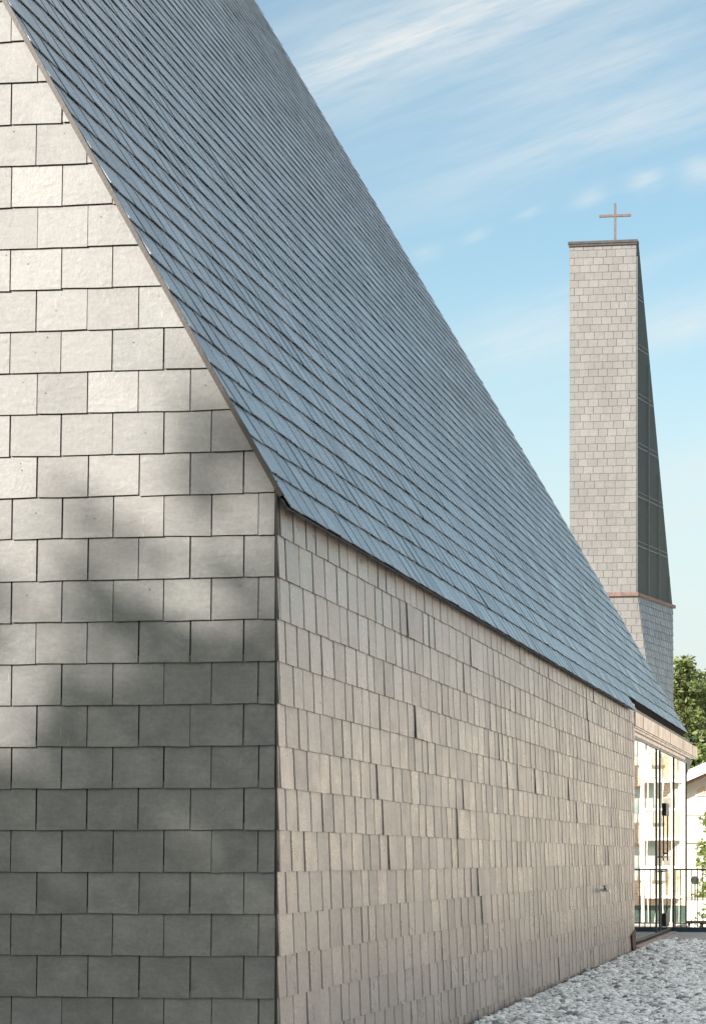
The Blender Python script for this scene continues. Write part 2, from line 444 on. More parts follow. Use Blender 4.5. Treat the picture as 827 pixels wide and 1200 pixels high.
# drop the lowest course past the entrance
k = 0; keep_f = []
nv = [i for i, p in enumerate(rf.v) if p[1] > YN and p[2] < EZV+.5]
nvs = set(nv)
low = set()
for f in rf.f:
    zs = [rf.v[i][2] for i in f]; ys = [rf.v[i][1] for i in f]
    if min(zs) < EZV+.03 and max(zs) < EZV+.42 and sum(ys)/len(ys) > YN+.1: continue
    keep_f.append(f)
rf.f = keep_f
rf.build('roof', 'slate_roof', church, cuts=far_cuts, recalc=False)
def slab(x0, x1, y0, y1, n0, n1):
    """board under the right-hand slope between two x positions and two heights off the slope plane"""
    q = lambda x, y, n: V3((x, y, roof_z(x)))+RN*n
    b = MB(); b.hexa([q(x0, y0, n0), q(x0, y1, n0), q(x1, y1, n0), q(x1, y0, n0)], [q(x0, y0, n1), q(x0, y1, n1), q(x1, y1, n1), q(x1, y0, n1)]); return b
d = slab(RX, EX-.16, YC+.02, YF, -.16, -.004); d.build('roof_deck', 'backing', church, cuts=[(V3(c[0])-V3((0, .03, 0)), c[1]) for c in far_cuts])
d = slab(EX-.16, EX-.006, Y0+.02, YN-.02, -.022, -.004); d.build('eave_board', 'dark', church)
d = slab(RX, EX-.05, Y0-.004, Y0+.018, -.020, .015); d.build('verge_trim', 'verge', church)
# second slope, same pitch on the other side
b = MB(); q = lambda x, n: (2*RX-V3((x, 0, 0)).x, roof_z(x)+n)
p = [(2*RX-EX, EZV), (RX, RZ), (RX, RZ-.3), (2*RX-EX, EZV-.3)]
b.prism([(x, Y0, z) for x, z in p], (0, YF-Y0, 0)); b.build('roof_slope', 'slate_roof', church, cuts=far_cuts)

# --- entrance: copper canopy, glazing, door
z = lambda px, py, Y: atY(px, py, Y).z
ZT, ZB = EZ+2.535, EZ+2.30
YFE = 52.3
ent = church
b = MB(); b.box((XC-.6, YE+.02, ZB), (XC+.03, YFE, ZT), ); cano = b.build('canopy_fascia', 'copper', ent)
for y in (YE+1.3, YE+3.9, YE+6.4, YE+9.2, YE+11.6):
    b = MB(); b.box((XC+.0305, y, ZB+.004), (XC+.036, y+.03, ZT-.004)); b.build('standing_seam', 'copper', cano)
b = MB(); b.box((XC-.5, YE+.05, ZB-.03), (XC+.012, YFE-.25, ZB-.004)); b.box((XC-.45, YE+.06, ZB-.075), (XC-.008, YFE-1.2, ZB-.032)); b.build('canopy_soffit', 'copper', ent)
b = MB(); b.box((XC-.35, YE+.06, ZB-.105), (XC+.004, 49.45, ZB-.078)); b.build('head_track', 'dark', ent)
b = MB(); b.box((XC-.30, YE+.06, ZB-.165), (XC-.002, 49.45, ZB-.108)); b.build('head_band', 'copper', ent)
b = MB(); b.prism([(XC-.4, 49.6, ZB-.07), (XC-.4, YFE-.5, ZB-.07), (XC-.4, 49.9, ZB-.55), (XC-.4, 49.6, ZB-.55)], (.36, 0, 0)); b.build('bracket', 'dark', ent)
# dark gutter strip under the raised eave
b = MB(); xg = EX-.13
b.box((xg-.12, YN, EZ+2.54), (xg+.035, YF-.03, EZ+2.60)); b.build('gutter', 'dark', ent)
ZS = GZ(YE)+.06                                          # sill level
SX = XC-.10
b = MB(); b.hexa([(XC-.30, YE+.06, ZS-.5), (XC+.10, YE+.06, ZS-.5), (XC+.10, 49.6, ZS-.3), (XC-.30, 49.6, ZS-.3)], [(XC-.30, YE+.06, ZS), (XC+.10, YE+.06, ZS), (XC+.10, 49.6, ZS+.08), (XC-.30, 49.6, ZS+.08)])
b.build('sill', 'kerb', ent)
ym = [atX(px, 1000, XC-.02).y for px in (768.5, 772.6, 788.8, 803.5)]
ys = [YE+.08]+ym
b = MB()
for i, (y0, y1) in enumerate(zip(ys[:-1], ys[1:])):
    nm = 'door' if i == 2 else 'window'
    f = MB()
    w = .03
    zt = ZB-.168
    f.box((XC-.07, y0, ZS+.07), (XC-.004, y0+w, zt)); f.box((XC-.07, y1-w, ZS+.07), (XC-.004, y1, zt))
    f.box((XC-.07, y0+w, ZS+.07), (XC-.006, y1-w, ZS+.12)); f.box((XC-.07, y0+w, zt-.05), (XC-.006, y1-w, zt))
    wo = f.build(nm, 'rail', ent)
    pn = MB(); pn.box((XC-.035, y0+w-.005, ZS+.115), (XC-.022, y1-w+.005, zt-.045)); pn.build('pane', 'glass', wo)
    if i == 2:
        yh = atX(780.5, 950, XC).y
        h = MB(); h.tube([(XC+.018, yh, EZ-.03), (XC+.018, yh, EZ+.86)], .014, 10); h.box((XC-.02, yh-.012, EZ+.10), (XC+.016, yh+.012, EZ+.13)); h.build('handle', 'dark', wo)
        h = MB(); h.box((XC-.02, yh-.3, EZ+.86), (XC+.02, yh+.3, EZ+1.10)); h.build('lock_case', 'dark', wo)
        h = MB(); h.box((XC-.02, yh-.3, EZ-1.32), (XC+.02, yh+.3, EZ-1.06)); h.build('lock_case', 'dark', wo)
        h = MB(); h.box((XC-.003, yh-.3, EZ-.25), (XC+.03, y0+.1, EZ-.22)); h.box((XC-.003, yh-.3, EZ+.03), (XC+.03, y0+.1, EZ+.06)); h.build('push_plate', 'rail', wo)
# rusty foot at the wall's end + pale reveal
gy = GZ(YE); b = MB(); b.prism([(XC+.002, YE-.6, gy+.29), (XC+.002, YE-.01, gy+.36), (XC+.002, YE-.01, gy-.05), (XC+.002, YE-.42, gy-.05)], (.038, 0, 0)); b.build('corner_foot', 'rust', church)
b = MB(); b.box((XC-.25, YE+.005, GZ(YE)+.0), (XC+.006, YE+.075, ZB-.005)); b.build('wall_end', 'copper', church)
# inside the entrance: white column and pale back wall, seen faintly through the glass
b = MB(); b.box((XC-3.4, YE+.3, ZS), (XC-3.2, YF-.8, ZB)); b.build('inner_wall', 'curtain', church)

# --- tap on the side wall
tp = atX(701, 1043, XC+.02)
tap = thing('garden_tap', 'small chrome garden tap sticking out of the slate side wall', 'tap', tp)
b = MB(); b.tube([tp, tp+V3((.02, 0, 0))], .042, 14); b.tube([tp+V3((.02, 0, 0)), tp+V3((.13, 0, -.002))], .024, 12); b.build('tap_body', 'chrome', tap, smooth=False)
b = MB(); b.tube([tp+V3((.12, 0, .0)), tp+V3((.155, 0, -.005)), tp+V3((.165, 0, -.04))], .014, 10); b.build('spout', 'chrome', tap)
b = MB(); b.tube([tp+V3((.09, 0, .02)), tp+V3((.09, 0, .055))], .012, 8); b.box(tp+V3((.07, -.055, .055)), tp+V3((.11, .055, .067))); b.build('handle', 'dark', tap)

# ------------------------------------------------------------------ bell tower
YT = 92.0
tl, tr = atY(667, 286, YT), atY(745, 286, YT)
zt = tl.z; zb = z(745, 698, YT); xl, xr = tl.x, tr.x
ang = math.atan((1643-XP)/F)-TH
DV = V3((math.sin(ang), math.cos(ang), 0))              # direction of the right-hand face
def on_side(px, py, base=None):
    d = ray(px, py); o = V3((xr, YT, 0)); n = V3((DV.y, -DV.x, 0))
    t = o.dot(n)/d.dot(n); p = d*t; return V3((p.x, p.y, EZ+p.z))
far = on_side(787, 710)
fl = (far-V3((xr, YT, far.z))).length                    # depth of the tower at the belfry
tower = thing('bell_tower', 'tall slate bell tower with a wedge shaped top standing behind the church', 'bell tower', (xl, YT, -3))
HT, WT = .300, .385
def tj(x0, x1):
    def f(r):
        js = [x0]; js.append(x0+WT*(1.0 if r % 2 else .5)*random.uniform(.85, 1.15))
        while js[-1] < x1-.12: js.append(js[-1]+WT*random.uniform(.9, 1.1))
        js[-1] = x1; return js
    return f
b = MB(); lay(b, (xl, YT, zb+.14), (1, 0, 0), (0, 0, 1), (0, -1, 0), int((zt-zb)/HT)+1, HT, tj(0, xr-xl), tilt=.020, th=.012, gap=.010, jit=.004)
b.build('front_wall', 'slate_tower', tower, cuts=[((0, 0, zt-.02), (0, 0, 1))], recalc=False)
xr2 = atY(756.5, 782, YT).x; kick = (xr2-xr)/(zb-z(756.5, 782, YT))       # lower corner leans outwards
zl = -3.2
xbot = xr+.05+kick*(zb-zl)
b = MB(); nl = int((zb-zl)/HT)+1
lay(b, (xl, YT, zb-nl*HT), (1, 0, 0), (0, 0, 1), (0, -1, 0), nl, HT, tj(0, xbot-xl), tilt=.020, th=.012, gap=.010, jit=.004)
cn = V3((1, 0, kick)).normalized()
b.build('lower_front_wall', 'slate_tower', tower, cuts=[((xr+.05, YT, zb), cn), ((0, 0, zb-.005), (0, 0, 1))], recalc=False)
# backing volume: wedge above the band, flared block below
farp = V3((xr, YT, 0))+DV*fl
farl = V3((xl, YT, 0))+DV*fl
e = .012
b = MB(); b.add([(xl, YT+e, zb), (xr-e, YT+e, zb), (xr-e, YT+e, zt), (xl, YT+e, zt), (farl.x, farl.y, zb), (farp.x-e, farp.y, zb), (xr-e, YT+.25, zt), (xl, YT+.25, zt)],
    [(0, 1, 2, 3), (5, 4, 7, 6), (1, 5, 6, 2), (4, 0, 3, 7), (3, 2, 6, 7), (1, 0, 4, 5)]); b.build('wedge_core', 'backing', tower)
# louvred side: dark screen with a grid of bars
side = lambda s, zz: V3((xr, YT, zz))+DV*s
dep = lambda zz: fl*(zt-zz)/(zt-zb)+.04
n = V3((DV.y, -DV.x, 0))
b = MB(); b.prism([side(.0, zb), side(fl, zb), side(.24, zt), side(0, zt)], n*.02); lou = b.build('louvre_screen', 'louvre', tower)
b = MB()
hz = zb
ks = 0
for zz in np.arange(zb+2.0, zt-1, 1.98):
    b.obox(side(0, zz)+n*.021, DV*(dep(zz)-.10), V3((0, 0, .045)), n*.03); b.obox(side(0, zz+.19)+n*.021, DV*(dep(zz+.2)-.12), V3((0, 0, .03)), n*.02)
for s_ in np.arange(fl*.29, fl*.99, fl*.29):
    ztop = zt-(s_+.12)/fl*(zt-zb)
    if ztop > zb+.5: b.obox(side(s_, zb+.02)+n*.071, DV*.04, V3((0, 0, ztop-zb-.3)), n*.02)
b.obox(side(0, zb)+n*.021, DV*.05, V3((0, 0, zt-zb-.6)), n*.02)
b.build('louvre_frame', 'louvrebar', lou)
# lower right-hand face, hung with slates, leaning
q0, q1 = V3((xr+.05, YT, zb)), V3((farp.x+.02, farp.y, zb))
nb = V3((xbot, YT, zl)); fb = V3((farp.x+.10, farp.y, zl))
b = MB(); Ls = (q1-q0).length
upv = (q0-nb).normalized(); nn = (q1-q0).normalized().cross(V3((0, 0, 1)))
rows = int((zb-zl)/HT)+1
for r in range(rows):
    za, zc = zb-(r+1)*HT, zb-r*HT
    L = lambda zz: nb.lerp(q0, (zz-zl)/(zb-zl)); Rr = lambda zz: fb.lerp(q1, (zz-zl)/(zb-zl))
    js = [0, .17 if r % 2 else .34]
    while js[-1] < Ls-.12: js.append(js[-1]+.36*random.uniform(.85, 1.15))
    js[-1] = Ls
    for a, c in zip(js[:-1], js[1:]):
        ua, uc = (a+.012)/Ls, (c-.012)/Ls
        zlo = za+random.uniform(-.01, .01)
        o = .03+random.uniform(0, .01)
        quad = [L(zlo).lerp(Rr(zlo), ua)+nn*o, L(zlo).lerp(Rr(zlo), uc)+nn*o, L(zc+.03).lerp(Rr(zc+.03), uc)+nn*.006, L(zc+.03).lerp(Rr(zc+.03), ua)+nn*.006]
        b.hexa([p-nn*.014 for p in quad], quad, (random.random(), random.random(), random.random()))
b.build('lower_side_wall', 'slate_tower_side', tower, cuts=[((0, 0, zb-.005), (0, 0, 1))])
b = MB(); b.add([(xl, YT+e, zl), nb+V3((-1.3, e, 0)), fb-nn*1.3, (farl.x, farl.y, zl), (xl, YT+e, zb-.01), q0+V3((-.6, e, -.01)), q1-nn*.6-V3((0, 0, .01)), (farl.x, farl.y, zb-.01)],
    [(0, 1, 5, 4), (1, 2, 6, 5), (2, 3, 7, 6), (3, 0, 4, 7), (4, 5, 6, 7), (3, 2, 1, 0)]); b.build('lower_core', 'backing', tower)
# copper band, cap, cross
b = MB()
b.box((xl-.05, YT-.10, zb-.02), (xr+.09, YT+.2, zb+.135))
b.obox(V3((xr+.02, YT+.0, zb-.02)), DV*(fl+.12), n*.10, V3((0, 0, .135)))
b.build('copper_band', 'bandcopper', tower)
b = MB(); b.box((xl-.06, YT-.10, zt-.03), (xr+.07, YT+.38, zt+.07)); b.box((xl-.03, YT-.07, zt-.12), (xr+.03, YT+.30, zt-.03)); b.build('cap', 'verge', tower)
cx = atY(720, 250, YT)
b = MB(); cr = lambda x0, x1, y0, y1: b.box((x0, YT+.02, y0), (x1, YT+.10, y1))
cr(cx.x-.042, cx.x+.042, zt+.07, z(720, 238, YT)); zz = z(720, 252.3, YT)
b.box((atY(701.5, 252, YT).x, YT+.01, zz-.045), (atY(738.5, 252, YT).x, YT+.11, zz+.045))
cross = b.build('cross', 'rust', tower)
M['rust2'] = simple('brown_copper', (.10, .072, .064), .6, .2, var=.2); cross.data.materials[0] = M['rust2']

# ------------------------------------------------------------------ ground
def sheet(name, x0, x1, y0, y1, zf, m, n=1):
    me = MB(); me.add([(x0, y0, zf(y0)), (x1, y0, zf(y0)), (x1, y1, zf(y1)), (x0, y1, zf(y1))], [(0, 1, 2, 3)])
    o = me.build(name, m); return tag(o, kind='structure')
LOW = -1.35
sheet('ground', -1500, 1500, -1500, 2500, lambda y: LOW, 'ground')
YG = 43.3
b = MB(); b.prism([(-60, -40, GZ(-40)), (-60, YG, GZ(YG)), (-60, YG, LOW-.3), (-60, -40, LOW-.3)], (72, 0, 0)); tag(b.build('gravel_bed', 'bed'), kind='structure')
b = MB(); xp_ = XC+.108; y9 = 46.95; zp0, zp1 = GZ(YG)+.03, GZ(46.1)+.04
b.hexa([(xp_, YG, LOW-.2), (10, YG, LOW-.2), (10, y9, LOW-.2), (xp_, y9, LOW-.2)], [(xp_, YG, zp0), (10, YG, zp0), (10, y9, zp1), (xp_, y9, zp1)])
tag(b.build('paving', 'concrete'), kind='structure')
b = MB(); b.box((XC+.11, YG-.12, -.2), (10, YG-.004, GZ(YG)+.035)); tag(b.build('kerb', 'kerb'), kind='structure')
b = MB(); b.add([(XC, 15.9, GZ(15.9)+.004), (XC+.10, 15.9, GZ(15.9)+.004), (XC+.10, YE, GZ(YE)+.004), (XC, YE, GZ(YE)+.004)], [(0, 1, 2, 3)]); tag(b.build('gap_shade_strip', 'gap_shade'), kind='structure')  # dark strip painted for the shadowed gap along the wall foot
# loose stones
def stones():
    ico = bmesh.new(); bmesh.ops.create_icosphere(ico, subdivisions=1, radius=1); ico.verts.ensure_lookup_table()
    bv = np.array([v.co[:] for v in ico.verts]); bf = np.array([[v.index for v in f.verts] for f in ico.faces]); ico.free()
    pts = []
    def scatter(x0, x1, y0, y1, n): 
        pts.append(np.column_stack([rng.uniform(x0, x1, n), rng.uniform(y0, y1, n)]))
    scatter(XC+.075, -1.6, 20.5, 30, 52000); scatter(XC+.075, -1.6, 30, YG-.13, 62000)
    scatter(-1.6, 1.5, 21, YG-.13, 40000); scatter(XC+.02, 1.5, 15, 20.5, 12000); scatter(-9, XC, 14.6, 15.95, 2500)
    p = np.concatenate(pts); n = len(p)
    s = rng.lognormal(-3.98, .42, n)
    sc3 = np.column_stack([s*rng.uniform(.7, 1.5, n), s*rng.uniform(.7, 1.5, n), s*rng.uniform(.28, .65, n)])
    var = 1+rng.uniform(-.28, .28, (n, len(bv), 3))
    v = bv[None]*var*sc3[:, None, :]
    a = rng.uniform(0, 6.28, n); t_ = rng.normal(0, .33, n)
    ca, sa_ = np.cos(a), np.sin(a); c2, s2 = np.cos(t_), np.sin(t_)
    x, y, zz = v[..., 0], v[..., 1], v[..., 2]
    y, zz = y*c2[:, None]-zz*s2[:, None], y*s2[:, None]+zz*c2[:, None]
    x, y = x*ca[:, None]-y*sa_[:, None], x*sa_[:, None]+y*ca[:, None]
    base = .0097*p[:, 1]+sc3[:, 2]*.4+rng.uniform(0, .012, n)
    v = np.stack([x+p[:, 0, None], y+p[:, 1, None], zz+base[:, None]], -1)
    v[..., 0] = np.where((p[:, 0, None] > XC) & (v[..., 0] < XC+.004) & (p[:, 1, None] > YC-.1), XC+.004, v[..., 0])
    nv_ = len(bv)
    f = (bf[None]+(np.arange(n)*nv_)[:, None, None]).reshape(-1, 3)
    me = bpy.data.meshes.new('gravel'); me.vertices.add(n*nv_); me.vertices.foreach_set('co', v.ravel().astype(np.float32))
    me.loops.add(f.size); me.polygons.add(len(f)); me.loops.foreach_set('vertex_index', f.ravel().astype(np.int32))
    me.polygons.foreach_set('loop_start', np.arange(0, f.size, 3, dtype=np.int32))
    me.update(calc_edges=True); me.validate()
    at = me.attributes.new('slate', 'FLOAT_COLOR', 'POINT')
    c = np.ones((n, nv_, 4), np.float32); c[..., 0] = np.where(rng.random(n) < .10, rng.uniform(-.2, .15, n), rng.beta(2.2, .8, n))[:, None]; c[..., 1] = rng.uniform(0, 1, n)[:, None]
    at.data.foreach_set('color', c.ravel())
    o = bpy.data.objects.new('gravel', me); col.objects.link(o); me.materials.append(M['gravel'])
    tag(o, 'loose pale grey stone gravel along the foot of the slate side wall', 'gravel', kind='stuff')
stones()

# ------------------------------------------------------------------ railing
YR = 46.4
zr0, zr1 = EZ-1.40, EZ-.19
rl = thing('railing', 'thin dark metal railing with upright bars at the terrace edge past the glass entrance', 'railing', (XC+.05, YR, GZ(YR)))
xa, xb = XC+.05, 9.0
b = MB(); b.box((xa, YR-.02, zr1-.03), (xb, YR+.02, zr1)); b.build('top_rail', 'rail', rl)
b = MB(); b.box((xa-.3, YR-.06, zr0-.10), (xb, YR+.06, zr0+.03)); b.build('base_beam', 'beam', rl)
b = MB(); b.box((xa, YR-.012, zr0+.10), (xb, YR+.012, zr0+.125)); b.build('lower_rail', 'rail', rl)
bx = None
for i in range(82):
    x = xa+.012+i*.112
    if bx is None:
        m_ = MB(); m_.box((x-.009, YR-.009, zr0+.03), (x+.009, YR+.009, zr1-.03)); bx = m_.build('baluster', 'rail', rl)
    else:
        c = bx.copy(); col.objects.link(c); c.parent = rl; c.location = (i*.112, 0, 0)

# ------------------------------------------------------------------ things beyond the railing
# table
tq = atY(814, 1083, 62); gz = LOW
tb = thing('garden_table', 'small dark round topped table beyond the railing', 'table', (tq.x, tq.y, gz))
b = MB(); b.tube([(tq.x, tq.y, tq.z+.04), (tq.x, tq.y, tq.z+.09)], .42, 18); b.build('tabletop', 'brown', tb)
for dx, dy in ((-.2, -.2), (.2, -.2), (.2, .2), (-.2, .2)):
    b = MB(); b.tube([(tq.x+dx*.8, tq.y+dy*.8, tq.z+.04), (tq.x+dx*1.3, tq.y+dy*1.3, gz)], .025, 8); b.build('leg', 'dark', tb)
# road sign seen from behind
sq = atY(813.5, 1031.5, 66)
sg = thing('road_sign', 'dark octagonal sign seen from behind on a thin post beyond the railing', 'road sign', (sq.x, sq.y, LOW))
b = MB(); r_ = .125
b.prism([(sq.x+r_*math.cos(a), sq.y, sq.z+r_*math.sin(a)) for a in [math.pi/8+k*math.pi/4 for k in range(8)]], (0, .02, 0)); b.build('sign_plate', 'signback', sg)
b = MB(); b.tube([(sq.x, sq.y+.045, LOW), (sq.x, sq.y+.045, sq.z+.1)], .018, 8); b.build('post', 'rail', sg)
# low white wall
b = MB(); wq = atY(806, 1052, 80)
b.box((wq.x-14, 80, LOW), (-2.2, 80.25, wq.z-.06)); lw = b.build('low_wall', 'white'); tag(lw, 'low white garden wall beyond the railing, under the green bush', 'wall')
b = MB(); b.box((wq.x-14, 79.95, wq.z-.06), (-2.15, 80.3, wq.z)); b.build('coping', 'concrete', lw)
# white house
YH = 86
hp0, hp1 = atY(804, 919, YH), atY(827, 909, YH)
pit = (hp1.z-hp0.z)/(hp1.x-hp0.x)
x0 = hp0.x-1.2; ax = hp0.x+2.2
zv = lambda x: hp0.z+(x-hp0.x)*pit if x <= ax else hp0.z+(2*ax-x-hp0.x)*pit
x9 = 2*ax-x0
hs = thing('white_house', 'white rendered house with a shallow gable roof and small brown window at right', 'house', (ax, YH, LOW))
b = MB(); b.prism([(x0+.6, YH, LOW), (x9-.6, YH, LOW), (x9-.6, YH, zv(x9-.6)), (ax, YH, zv(ax)), (x0+.6, YH, zv(x0+.6))], (0, 11, 0)); b.build('wall', 'render', hs)
b = MB(); o_ = .07
for xa_, xb_ in ((x0, ax), (ax, x9)):
    b.hexa([(xa_, YH-.6, zv(xa_)+o_), (xb_, YH-.6, zv(xb_)+o_), (xb_, YH+11.5, zv(xb_)+o_), (xa_, YH+11.5, zv(xa_)+o_)], [(xa_, YH-.6, zv(xa_)+.46), (xb_, YH-.6, zv(xb_)+.46), (xb_, YH+11.5, zv(xb_)+.46), (xa_, YH+11.5, zv(xa_)+.46)])
b.build('roof', 'white', hs)
b = MB()
for xa_, xb_ in ((x0, ax), (ax, x9)):
    b.hexa([(xa_, YH-.5, zv(xa_)-.03), (xb_, YH-.5, zv(xb_)-.03), (xb_, YH+.0, zv(xb_)-.03), (xa_, YH+.0, zv(xa_)-.03)], [(xa_, YH-.5, zv(xa_)+.066), (xb_, YH-.5, zv(xb_)+.066), (xb_, YH+.0, zv(xb_)+.066), (xa_, YH+.0, zv(xa_)+.066)])
b.build('verge_board', 'brown', hs)
wa, wb_ = atY(816.5, 931, YH), atY(825, 922, YH)
wo = MB(); wo.prism([(wa.x, YH-.03, wa.z), (wb_.x, YH-.03, wa.z), (wb_.x, YH-.03, wb_.z+.03), (wa.x, YH-.03, wb_.z-.12)], (0, .025, 0)); win = wo.build('window', 'tan', hs)
fr = MB(); fr.box((wa.x-.06, YH-.06, wa.z-.06), (wb_.x+.06, YH-.031, wa.z-.005)); fr.build('sill', 'white', win)
b = MB(); bz = z(815, 954, YH); b.box((x0+.6, YH-.05, bz-.05), (x9-.6, YH-.004, bz+.02)); bz = z(815, 986, YH); b.box((x0+.6, YH-.07, bz-.05), (x9-.6, YH-.004, bz+.06)); b.build('cornice', 'render', hs)

# apartment building, seen as the reflection in the glass entrance
YA = 121.0
apt = thing('apartment_building', 'pale apartment building with brick panels and balconies mirrored in the entrance glass', 'building', (1, YA, LOW))
xA0, xA1 = 1.15, 26.0
ppm = 22.6
zf = lambda py: EZ+(YP-py)/ppm
b = MB(); b.box((xA0, YA, LOW), (xA1, YA+12, zf(800))); b.build('wall', 'render', apt)
def strip(nm, x0, x1, p0, p1, m, parent=apt, d0=.02, d1=.10):
    k = MB(); k.box((x0, YA-d1, zf(p1)), (x1, YA-d0, zf(p0))); return k.build(nm, m, parent)
PXX = lambda px: 4.44-(px-748)*.0447                     # where a mirrored column of the pane falls on this front
for j in range(-1, 3):
    s0 = j*68.5
    for k_, (xa_, xb_) in enumerate(((4.15, 5.3), (7.2, 9.6), (12.5, 15.4), (18.5, 21.5))):
        strip('brick_panel', xa_, xb_, 895+s0, 921+s0, 'brick')
        w_ = strip('window', xa_, xb_, 923+s0, 952+s0, 'winglass', d0=.005, d1=.03)
        strip('frame', xa_, xb_, 921.5+s0, 923+s0, 'tan', w_, .031, .08)
    if j < 2: 
        strip('window', PXX(767), PXX(759.5), 884+s0, 911+s0, 'darkglass', d0=.005, d1=.03)
        strip('window', PXX(771), PXX(759.5), 918+s0, 947+s0, 'winglass', d0=.005, d1=.03)
        strip('blind', PXX(786), PXX(779), 884+s0, 912+s0, 'tan', d0=.005, d1=.04)
        strip('brick_panel', PXX(787), PXX(775), 917+s0, 932+s0, 'brick', d0=.005, d1=.04)
        w_ = strip('window', PXX(787), PXX(781.5), 951+s0, 980+s0, 'darkglass', d0=.005, d1=.03)
        strip('window', PXX(798.5), PXX(795), 916+s0, 944+s0, 'winglass', d0=.005, d1=.03)
        strip('window', PXX(798.5), PXX(795), 951+s0, 980+s0, 'darkglass', d0=.005, d1=.03)
        strip('blind', PXX(793), PXX(791.5), 919+s0, 945+s0, 'greyblind', d0=.005, d1=.04)
        strip('blind', PXX(789), PXX(774), 934+s0, 945+s0, 'greyblind', d0=.005, d1=.04)
    for (xa_, xb_) in ((PXX(803), PXX(759.8)), (9.9, 12.3), (15.6, 18.3)):
        k = MB(); k.box((xa_, YA-1.2, zf(916+s0)), (xb_, YA-.05, zf(912.5+s0))); bal = k.build('balcony', 'white', apt)
        k = MB(); k.box((xa_, YA-1.2, zf(949.5+s0)), (xb_, YA-1.1, zf(946.5+s0)))
        for q_ in np.arange(xa_+.1, xb_, .42): k.box((q_, YA-1.18, zf(946.5+s0)), (q_+.03, YA-1.15, zf(916+s0)))
        k.build('balcony_railing', 'white', bal)
    if j < 2: strip('balcony_front', PXX(768), PXX(760), 949.6+s0, 982+s0, 'white', d0=1.0, d1=1.08)
k = MB(); k.box((PXX(759.3), YA-1.4, LOW), (PXX(755.2), YA-1.1, zf(800))); k.build('column', 'white', apt)
strip('brick_panel', xA0, xA1, 1050, 1062, 'brick', d0=.02, d1=.2)
strip('plinth', xA0, xA1, 1062.5, 1085, 'greenpanel', d0=.02, d1=.25)
k = MB(); k.box((xA0-.5, YA-.6, zf(800)), (xA1+.5, YA+12.5, zf(792))); k.build('roof', 'roofing', apt)

# unseen wing added along the right to bounce warm sunlight onto the side wall
blk = thing('apartment_building', 'long cream apartment wing added unseen at right to bounce warm light on the side wall', 'building', (20, 75, LOW))
b = MB(); b.box((20, 34, LOW), (31, 112, 12)); b.build('wall', 'cream', blk)
b = MB(); b.box((19.5, 33.5, 12), (31.5, 112.5, 12.5)); b.build('roof', 'roofing', blk)
for fl_ in range(4):
    for y in np.arange(37, 110, 5.2):
        b = MB(); b.box((19.96, y, LOW+1+fl_*3.2), (19.99, y+1.5, LOW+2.5+fl_*3.2)); b.build('window', 'winglass', blk)
# ------------------------------------------------------------------ trees
def leaves(mb, centers, radii, per, size, flat=1.0, tones=None):
    for i, (c, rr) in enumerate(zip(centers, radii)):
        tone = random.random() if tones is None else tones[i]
        for _ in range(per):
            d = V3((random.gauss(0, 1), random.gauss(0, 1), random.gauss(0, 1))).normalized()*rr*random.random()**.45
            d.z *= flat
            p = V3(c)+d
            a = V3((random.gauss(0, 1), random.gauss(0, 1), random.gauss(0, .6))).normalized(); b_ = a.orthogonal().normalized()
            b_ = (Matrix.Rotation(random.uniform(0, 6.28), 3, a) @ b_)
            s1 = size*random.uniform(.6, 1.4); s2 = s1*random.uniform(.35, .6)
            mb.add([p-a*s1*.5, p+b_*s2*.5, p+a*s1*.5, p-b_*s2*.5], [(0, 1, 2, 3)], (tone*.75+random.random()*.25, random.random(), 0))
def tree(name, label, cat, pos, h, cr, kind, group=None, n=46, per=60, size=.34, lean=0, base=.35):
    x, y = pos; g_ = LOW
    t = thing(name, label, cat, (x, y, g_), group)
    bark, leaf = {'pine': ('pinebark', 'needles'), 'spruce': ('bark', 'spruce'), 'birch': ('birchbark', 'birch'), 'lime': ('bark', 'lime'), 'shade': ('bark', 'shade')}[kind]
    b = MB(); r0 = h*.016+.05
    pts = [V3((x+lean*k*k+random.uniform(-.12, .12)*(k > 0), y+random.uniform(-.1, .1)*(k > 0), g_+h*.96*k)) for k in np.linspace(0, 1, 7)]
    b.tube(pts, [r0*(1-k*.85) for k in np.linspace(0, 1, 7)], 8)
    cs, rs = [], []
    for i in range(n):
        k = base+(1-base)*(random.random()**.85)
        if kind == 'spruce': wd = cr*(1.05-k)/(1-base)
        elif kind == 'pine': wd = cr*math.sin(math.pi*min(1, (k-base)/(1-base)*.8+.22))**.7
        else: wd = cr*math.sin(math.pi*min(1, (k-base)/(1-base)*.86+.12))**.6
        a = random.uniform(0, 6.28); q = wd*random.uniform(.25, 1)
        ax_ = pts[0].lerp(pts[-1], k); c = V3((ax_.x+math.cos(a)*q, ax_.y+math.sin(a)*q, g_+h*k+(random.uniform(-.3, .3) if kind != 'spruce' else -q*.3)))
        cs.append(c); rs.append((.16+.24*random.random())*cr+.18)
        if i % 2 == 0 and k < .93:
            s_ = pts[0].lerp(pts[-1], max(.12, k-.10)); b.tube([s_, s_.lerp(c, .5)+V3((0, 0, .1)), c], [r0*.34*(1.1-k), r0*.2*(1.1-k), .012], 5)
    b.build('trunk', bark, t, recalc=False)
    l = MB(); leaves(l, cs, rs, per, size, .6 if kind in ('pine', 'spruce') else .85); l.build('crown', leaf, t, recalc=False)
    return t
def X_at(px, Y): return atY(px, 1000, Y).x
